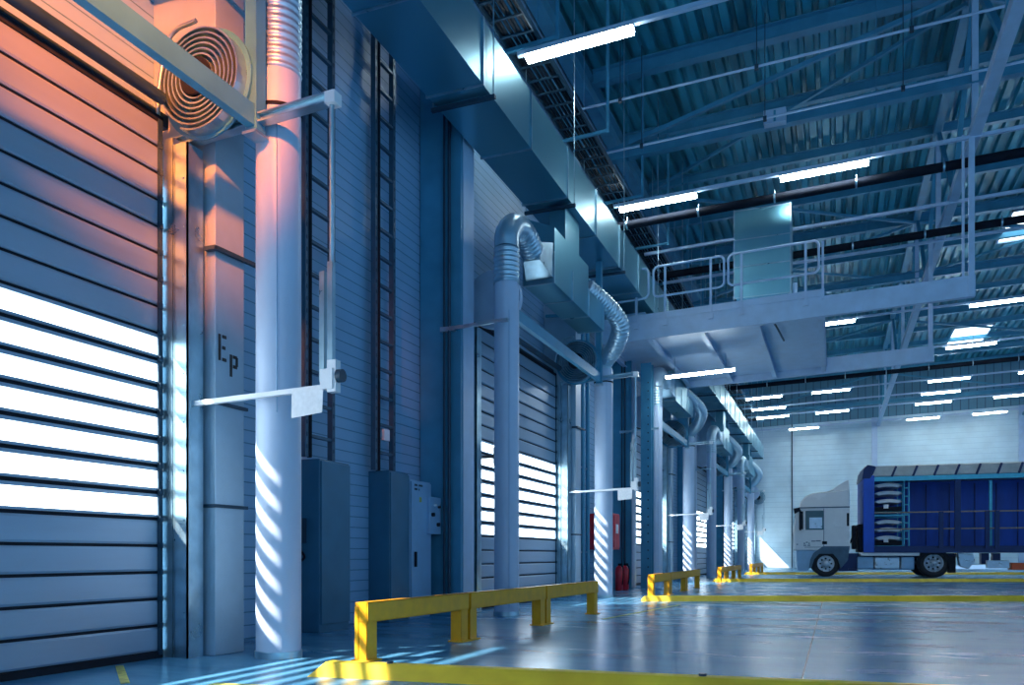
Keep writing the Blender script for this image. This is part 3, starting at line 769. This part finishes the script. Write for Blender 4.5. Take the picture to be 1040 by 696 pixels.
def fline(x0, y0, x1, y1, w, l):
    p0 = Vector((x0, y0, 0.002)); p1 = Vector((x1, y1, 0.002))
    tag(MB().bar(p0, p1, w, .004).build('floor_line', 'linepaint'), l, 'floor marking')
fline(-4.55, 4.15, -3.9, 3.6, .05, 'thin faded yellow floor line at the foot of the nearest roller door')
fline(-2.55, 9.3, -2.2, 12.4, .05, 'short faded yellow floor line between first and second kerbs')
fline(-3.4, 3.75, -1.9, 3.9, .12, 'wide pale yellow floor stripe in front of the foreground kerb')

# ------------------------------------------------------------------ yellow barriers
def barrier(y0, y1, label, x=-2.97, rz=0):
    g = empty('guard_barrier', (x, y0, 0), rz, cat='barrier', label=label, group='yellow guard barriers along the wall')
    L = y1 - y0; t = .008; H = .425
    # channel rail, open towards the wall
    r = MB(); r.box(.05 - t, .05, 0, L, H - .145, H); r.box(-.03, .05, 0, L, H - t, H); r.box(-.03, .05, 0, L, H - .145, H - .145 + t)
    r.build('rail', 'yellow', g)
    for y in (0.0, L - .13):
        p = MB(); p.box(.04 - t, .04, y, y + .13, 0, H - .01); p.box(-.06, .04, y, y + t, 0, H - .002); p.box(-.06, .04, y + .13 - t, y + .13, 0, H - .002)
        p.box(-.06 , -.06 + t, y, y + .035, 0, H - .002); p.box(-.06, -.06 + t, y + .095, y + .13, 0, H - .002); p.box(-.06, -.03, y - .006, y + t, .0, H - .03)
        p.build('post', 'yellow', g, .002)
        f = MB(); f.box(-.08, .07, y - .02, y + .15, 0, .012); f.build('base_plate', 'yellow', g)
    return g
SEG = [(4.96, 6.52), (6.56, 8.34), (8.38, 10.15)]
rowname = ['front barrier row', 'second barrier row', 'third barrier row', 'barrier row by the end wall']
for k in range(4):
    for j, (a, b) in enumerate(SEG):
        barrier(a + 9.02 * k, b + 9.02 * k, 'low yellow guard barrier, %s section of the %s' % (['nearest', 'middle', 'farthest'][j], rowname[k]), -3.13 + .045 * (a - 4.96) if k == 0 else -2.97, -math.atan(.045) if k == 0 else 0)

# ------------------------------------------------------------------ truck (parked parallel to the far kerbs)
TS = 28.6; sc_ = 822 / TS
TR = math.radians(3.0)
DC, DS = math.cos(PSI - TR), math.sin(PSI - TR)
XC0 = (805 - 520) / F * TS
def tx(px):
    r = (px - 520) / F
    return (r * TS - XC0) / (DC + r * DS)
TZS = sc_
def tz(py): return (585.7 - py) / TZS
o = cw((805 - 520) / F * TS, TS)
truck = empty('truck', (o[0], o[1], 0), TR, cat='truck', label='white cab truck tractor parked in front of the end wall')
trailer = empty('semi_trailer', (o[0], o[1], 0), TR, cat='trailer', label='open sided trailer with blue tarpaulin coupled to the white truck')
WD = 2.45      # width (local +Y is away from the camera)
def side(prof, y0, y1): return MB().prism(prof, lambda q: (q[0], y0, q[1]), lambda q: (q[0], y1, q[1]))
cabp = [(tx(806.5), tz(559)), (tx(805.5), tz(540)), (tx(808.5), tz(519)), (tx(812), tz(515)), (tx(863), tz(515)), (tx(863.5), tz(559))]
side(cabp, 0, WD).build('cab_body', 'cab', truck, .04)
roofp = [(tx(811.5), tz(515.5)), (tx(813), tz(510)), (tx(818), tz(504)), (tx(826), tz(501)), (tx(842), tz(499.6)), (tx(863), tz(498)), (tx(863), tz(515.5))]
side(roofp, .12, WD - .12).build('roof_fairing', 'cab', truck, .05)
sp = [(tx(842), tz(499.3)), (tx(861), tz(488.5)), (tx(862.5), tz(489)), (tx(863), tz(498.4))]
side(sp, .2, WD - .2).build('spoiler', 'cab', truck, .02)
side([(tx(805.3), tz(541)), (tx(806.5), tz(559)), (tx(808), tz(559)), (tx(810), tz(541))], .05, WD - .05).build('grille', 'cabtrim', truck)
side([(tx(807.5), tz(523)), (tx(806.2), tz(538)), (tx(807.6), tz(538)), (tx(809), tz(523))], .1, WD - .1).build('windscreen', 'glass', truck)
side([(tx(808.5), tz(559)), (tx(810), tz(580)), (tx(821), tz(580)), (tx(824), tz(568)), (tx(829), tz(560.5)), (tx(830), tz(559))], .04, WD - .04).build('bumper', 'grey', truck, .02)
side([(tx(830), tz(559)), (tx(826), tz(562)), (tx(823), tz(568)), (tx(821.5), tz(577)), (tx(824), tz(577)), (tx(827), tz(568)), (tx(832), tz(562.5)), (tx(846), tz(562.5)), (tx(851), tz(568)), (tx(854), tz(577)), (tx(861), tz(569)), (tx(863), tz(555)), (tx(836), tz(555))], -.03, .5).build('mudguard', 'cabtrim', truck)
MB().box(tx(818), tx(836.5), -.012, .03, tz(538.5), tz(519)).build('side_window', 'glass', truck, .02)
MB().box(tx(822), tx(835), -.02, -.010, tz(537), tz(526)).build('window_reflection_pane', 'tank', truck)  # pale metal plate painted in as the side window's reflection
MB().box(tx(847), tx(855), -.012, .01, tz(536), tz(519)).build('side_locker_panel', 'cab', truck, .01)
MB().box(tx(860), tx(862.5), -.02, .02, tz(535), tz(522)).build('air_intake', 'black', truck, .02)
side([(tx(806), tz(517)), (tx(812), tz(516)), (tx(813), tz(519)), (tx(807), tz(522))], -.3, .15).build('sun_visor', 'black', truck)
mi = MB(); mi.box(tx(811.5), tx(815.5), -.32, -.12, tz(538), tz(520)); mi.box(tx(812), tx(813.5), -.3, .05, tz(520.5), tz(519)); mi.box(tx(812), tx(813.5), -.3, .05, tz(539), tz(537.5)); mi.build('side_mirror', 'black', truck, .01)
MB().box(tx(835), tx(840), -.015, .01, tz(553), tz(550)).build('door_handle', 'black', truck)
t = MB(); t.box(tx(836.4), tx(837.0), -.004, .004, tz(556), tz(517)); t.box(tx(817), tx(836), -.004, .004, tz(556.2), tz(555.6)); t.box(tx(812), tx(863), -.01, .004, tz(516.6), tz(515.4)); t.build('door_seam', 'cabtrim', truck)
lm = MB()
for (a, b, y) in ((816, 818, 552), (818.5, 820.5, 551), (821, 822.5, 552), (824, 828, 549.8), (828.5, 833.5, 549.6), (816, 819, 554), (820, 823, 554), (809, 810.5, 553)):
    lm.box(tx(a), tx(b), -.012, .0, tz(y + .5), tz(y - .5))
lm.build('lettering', 'cabtrim', truck)
# chassis and tanks
ch = MB(); ch.box(tx(862), tx(978), .75, .85, tz(566), tz(562)); ch.box(tx(862), tx(978), 1.6, 1.7, tz(566), tz(562)); ch.box(tx(862), tx(930), .1, .75, tz(581) + .12, tz(578)); ch.box(tx(852), tx(872), .3, 2.1, tz(580), tz(563))
ch.build('chassis', 'navy', truck)
for a, b, m_ in ((871, 887.5, 'grey'), (888.5, 914, 'tank'), (915.5, 929, 'grey')):
    MB().box(tx(a), tx(b), .05, .7, tz(578), tz(565.5)).build('fuel_tank', m_, truck, .05)
MB().box(tx(874), tx(934), .0, .9, tz(564.5), tz(561.5)).build('side_catwalk', 'cab', truck)
cat = MB(); cat.box(tx(866), tx(870), .2, .6, tz(558), tz(534)); cat.box(tx(872), tx(877.5), .15, 1.3, tz(561), tz(533)); cat.build('air_intake_stack', 'black', truck, .03)
cp = MB(); cp.tube(smoothpath([(tx(864), .3, tz(552)), (tx(867), .25, tz(545)), (tx(871), .28, tz(538)), (tx(874), .3, tz(540))], 5), .03, 8); cp.build('hose', 'black', truck)
def lathe_y(cx_, y0, cz_, prof, n=36, sgn=1):
    m_ = MB(); vs = []; k = len(prof)
    for i in range(n):
        a = 2 * PI * i / n
        for (d, r) in prof: vs.append((cx_ + r * math.cos(a), y0 + sgn * d, cz_ + r * math.sin(a)))
    fs = [(i * k + j, i * k + j + 1, ((i + 1) % n) * k + j + 1, ((i + 1) % n) * k + j) for i in range(n) for j in range(k - 1)]
    return m_.add(vs, fs, True)
def wheel(px, r, parent, y0=.0, dual=True):
    sgn = 1 if y0 < 1 else -1
    if sgn < 0: y0 += .3
    c = tx(px)
    ob = lathe_y(c, y0, r, [(.02, r * .60), (.0, r * .66), (.0, r * .88), (.03, r * .97), (.07, r), (.25, r), (.29, r * .97), (.32, r * .88), (.32, r * .6)], 40, sgn).build('tyre', 'tyre', parent)
    pr = [(.03, r * .62), (-.005, r * .60), (.03, r * .55), (.05, r * .46), (.04, r * .26), (-.03, r * .22), (-.05, r * .16), (-.055, .001)] if not dual else \
         [(.03, r * .62), (-.005, r * .60), (.05, r * .56), (.15, r * .50), (.16, r * .26), (.03, r * .22), (.02, .001)]
    lathe_y(c, y0, r, pr, 32, sgn).build('rim', 'rim', ob)
    for i in range(8):
        a = i * PI / 4; q = (c + math.cos(a) * r * .39, r + math.sin(a) * r * .39)
        d = (.13, .17) if dual else (.025, .06)
        MB().tube([(q[0], y0 + sgn * d[0], q[1]), (q[0], y0 + sgn * d[1], q[1])], r * .07, 8).build('rim_hole', 'black', ob)
wheel(838.8, .46, truck, .05, False); wheel(838.8, .46, truck, WD - .35, False)
wheel(948.7, .49, truck, .05); wheel(948.7, .49, truck, WD - .35)
side([(tx(932), tz(577)), (tx(932), tz(567)), (tx(938), tz(561)), (tx(960), tz(561)), (tx(966), tz(567)), (tx(969), tz(580)), (tx(965), tz(580)), (tx(962), tz(568)), (tx(957), tz(563.5)), (tx(940), tz(563.5)), (tx(935), tz(568)), (tx(934.5), tz(577))], 0, .45).build('rear_mudguard', 'black', truck)
MB().box(tx(965), tx(971), .05, .5, tz(581), tz(565)).build('tail_lamp_bracket', 'black', truck)
# trailer
TZS = sc_ * 1.045
XE = tx(876) + 13.0
def tb(a, b, y0, y1, za, zb, name, m_, bev=0): return MB().box(a, b, y0, y1, tz(zb), tz(za)).build(name, m_, trailer, bev)
tb(tx(877), XE, -.02, WD + .02, 556, 560.5, 'bed', 'navy')
tb(tx(877), tx(888), -.04, WD + .04, 481, 560, 'front_bulkhead', 'bluetarp', .01)
tb(tx(888), XE, WD - .02, WD + .01, 483, 556, 'far_curtain', 'bluetarp')
s = MB()
for px in (925, 930, 952, 978, 1006, 1030, 1054, 1078, 1102): s.box(tx(px), tx(px + .7), WD - .06, WD - .02, tz(556), tz(486))
s.build('curtain_seam', 'navy', trailer)
# roof, folded tarp
MB().prism([(tz(482), -.02), (tz(472), .10), (tz(470.5), .3), (tz(470), WD), (tz(483), WD)], lambda q: (tx(879), q[1], q[0]), lambda q: (XE, q[1], q[0])).build('roof', 'roofsheet', trailer, .01)
for i in range(14):
    px = 884 + i * 21.5; MB().bar((tx(px), -.03, tz(482.5)), (tx(px + 5), .08, tz(472)), .05).build('roof_rib', 'navy', trailer)
tb(tx(882), XE, -.03, .06, 482.5, 487, 'side_rail', 'cyan')
side([(tx(875.5), tz(484)), (tx(877), tz(474)), (tx(881), tz(469.8)), (tx(889), tz(471.5)), (tx(884), tz(481)), (tx(884), tz(484))], -.06, WD).build('front_cap', 'navy', trailer, .02)
for px, a, b, m_ in ((970, 487, 556, 'navy'), (1071, 487, 556, 'navy')):
    tb(tx(px), tx(px + 6), .0, .12, a, b, 'side_post', m_)
for px, za_ in ((954, 519), (1001, 519), (1011, 519), (1092, 519)):
    tb(tx(px), tx(px + 4.5), .02, .12, za_, 557, 'stake', 'navy')
tb(tx(1007), tx(1010), .3, .4, 488, 556, 'side_post', 'cyan')
for z_ in (518.5, 535.5):
    tb(tx(888), XE, .1, .13, z_, z_ + 1.3, 'side_board', 'wood')
tb(tx(889), XE, .15, WD - .1, 553.5, 556, 'load_floor', 'navy')
# landing gear, toolbox, rear axles
lg = side([(tx(974), tz(561)), (tx(990), tz(562)), (tx(992), tz(569)), (tx(985), tz(577)), (tx(976), tz(574))], .2, .5); lg.build('landing_gear', 'tank', trailer, .02)
for px in (1000, 1012): tb(tx(px), tx(px + 8), .5, .8, 561, 572, 'pallet_box', 'navy')
tb(tx(1028), tx(1048), .15, .6, 570.5, 577.5, 'storage_box', 'orange', .03)
tb(tx(1003), tx(1026), .1, .3, 568, 576, 'underrun_rail', 'tank', .02)
for px in (1125, 1162, 1199): wheel(px, .5, trailer, .02); wheel(px, .5, trailer, WD - .3)
# cargo: racks with pressed white car body panels
RG = 'cyan cargo racks in the trailer'
def rack(zb_px, zt_px, label):
    g = empty('cargo_rack', (o[0], o[1], 0), TR, cat='rack', label=label, group=RG)
    za_, zb2 = tz(zb_px), tz(zt_px); nn = 4
    for y in (.2, 1.9):
        f = MB()
        for px in (887.5, 918.5, 923.5): f.box(tx(px), tx(px + 1.1), y, y + .05, za_, zb2)
        for i in range(nn + 1):
            z = za_ + (zb2 - za_) * i / nn
            f.box(tx(918.5), tx(924.6), y, y + .04, z - .02, z + .02)
        for z in (za_ + .02, zb2 - .02): f.box(tx(887.5), tx(920), y, y + .05, z - .025, z + .025)
        f.build('frame', 'cyan', g)
    d_ = MB(); d_.box(tx(889), tx(917), .25, 1.85, za_ + .06, za_ + .22); d_.build('load_tray', 'black', g)
    MB().box(tx(898), tx(903), .19, .2, za_ + .16, za_ + .30).build('paper_label', 'paper', g)
    return g
rack(554.5, 521.5, 'lower cyan cargo rack in the front of the trailer'); rack(519.5, 485.5, 'upper cyan cargo rack in the front of the trailer')
def panel(zc, label, gi=0):
    g = MB(); n_ = 14; top = []; 
    x0, x1 = tx(889), tx(917.5)
    for i in range(n_ + 1):
        t_ = i / n_; x = x0 + (x1 - x0) * t_; z = tz(zc) + .09 * math.sin(PI * t_) ** .7 - .03
        top.append((x, z))
    prof = top + [(x, z - (.13 if 1 < i < n_ - 1 else .05)) for i, (x, z) in list(enumerate(top))[::-1]]
    g.prism(prof, lambda q: (q[0], 0, q[1]), lambda q: (q[0], 1.5, q[1]))
    ob = g.build('car_bumper', 'cab'); ob.modifiers.new('bevel', 'BEVEL').width = .02
    ob.location = (o[0] - math.sin(TR) * .28, o[1] + math.cos(TR) * .28, 0); ob.rotation_euler = (0, 0, TR)
    tag(ob, label, 'car part', 'white curved car parts stacked in the trailer')
for zc, l in ((490, 'topmost white curved car part in the upper cargo rack'), (498, 'second white curved car part from the top in the upper rack'), (506.5, 'lowest white curved car part in the upper cargo rack'),
              (528, 'topmost white curved car part in the lower cargo rack'), (536, 'middle white curved car part in the lower cargo rack'), (544.5, 'lowest white curved car part in the lower cargo rack')):
    panel(zc, l)

# ------------------------------------------------------------------ lights
sun = bpy.data.lights.new('sun', 'SUN'); sun.energy = 22; sun.angle = math.radians(1.3); sun.color = (1.0, 0.92, 0.86)
so = bpy.data.objects.new('sun', sun); C.objects.link(so)
so.rotation_euler = Vector((1, 1.1, -1.1)).to_track_quat('-Z', 'Y').to_euler()
# assumed floodlight out of view, added for the orange light by the first door
fl = empty('flood_lamp', (-2.2, 1.0, 5.3), cat='lamp', label='warm floodlight hung high above the nearest roller door')
MB().tube([(0, 0, .1), (0, 0, 5.5)], .015, 8).build('hanger_rod', 'galv', fl)
MB().box(-.18, .18, -.15, .15, 0.02, .22).build('housing', 'galv', fl, .02)
MB().box(-.15, .15, -.12, .12, .0, .018).build('lamp_glass', 'sodium', fl)
sp = bpy.data.lights.new('flood', 'SPOT'); sp.energy = 4600; sp.color = (1.0, 0.17, 0.01); sp.spot_size = math.radians(38); sp.spot_blend = 0.9; sp.shadow_soft_size = 0.12  # spot of the assumed floodlight, added for the orange glow
spo = bpy.data.objects.new('flood', sp); C.objects.link(spo); spo.location = (-2.2, 1.0, 5.25)
spo.rotation_euler = (Vector((-4.75, 4.45, 4.1)) - spo.location).to_track_quat('-Z', 'Y').to_euler()

wd = bpy.data.worlds.new('world'); S.world = wd; wd.use_nodes = True
bg = wd.node_tree.nodes['Background']; bg.inputs[0].default_value = (0.27, 0.50, 0.82, 1); bg.inputs[1].default_value = 0.95

S.view_settings.view_transform = 'Standard'; S.view_settings.look = 'None'; S.view_settings.gamma = 1; S.view_settings.exposure = 0.3; S.view_settings.use_curve_mapping = False
S.cycles.use_denoising = True
S.cycles.max_bounces = 8; S.cycles.transparent_max_bounces = 12
S.cycles.sample_clamp_indirect = 6
bpy.context.view_layer.update()
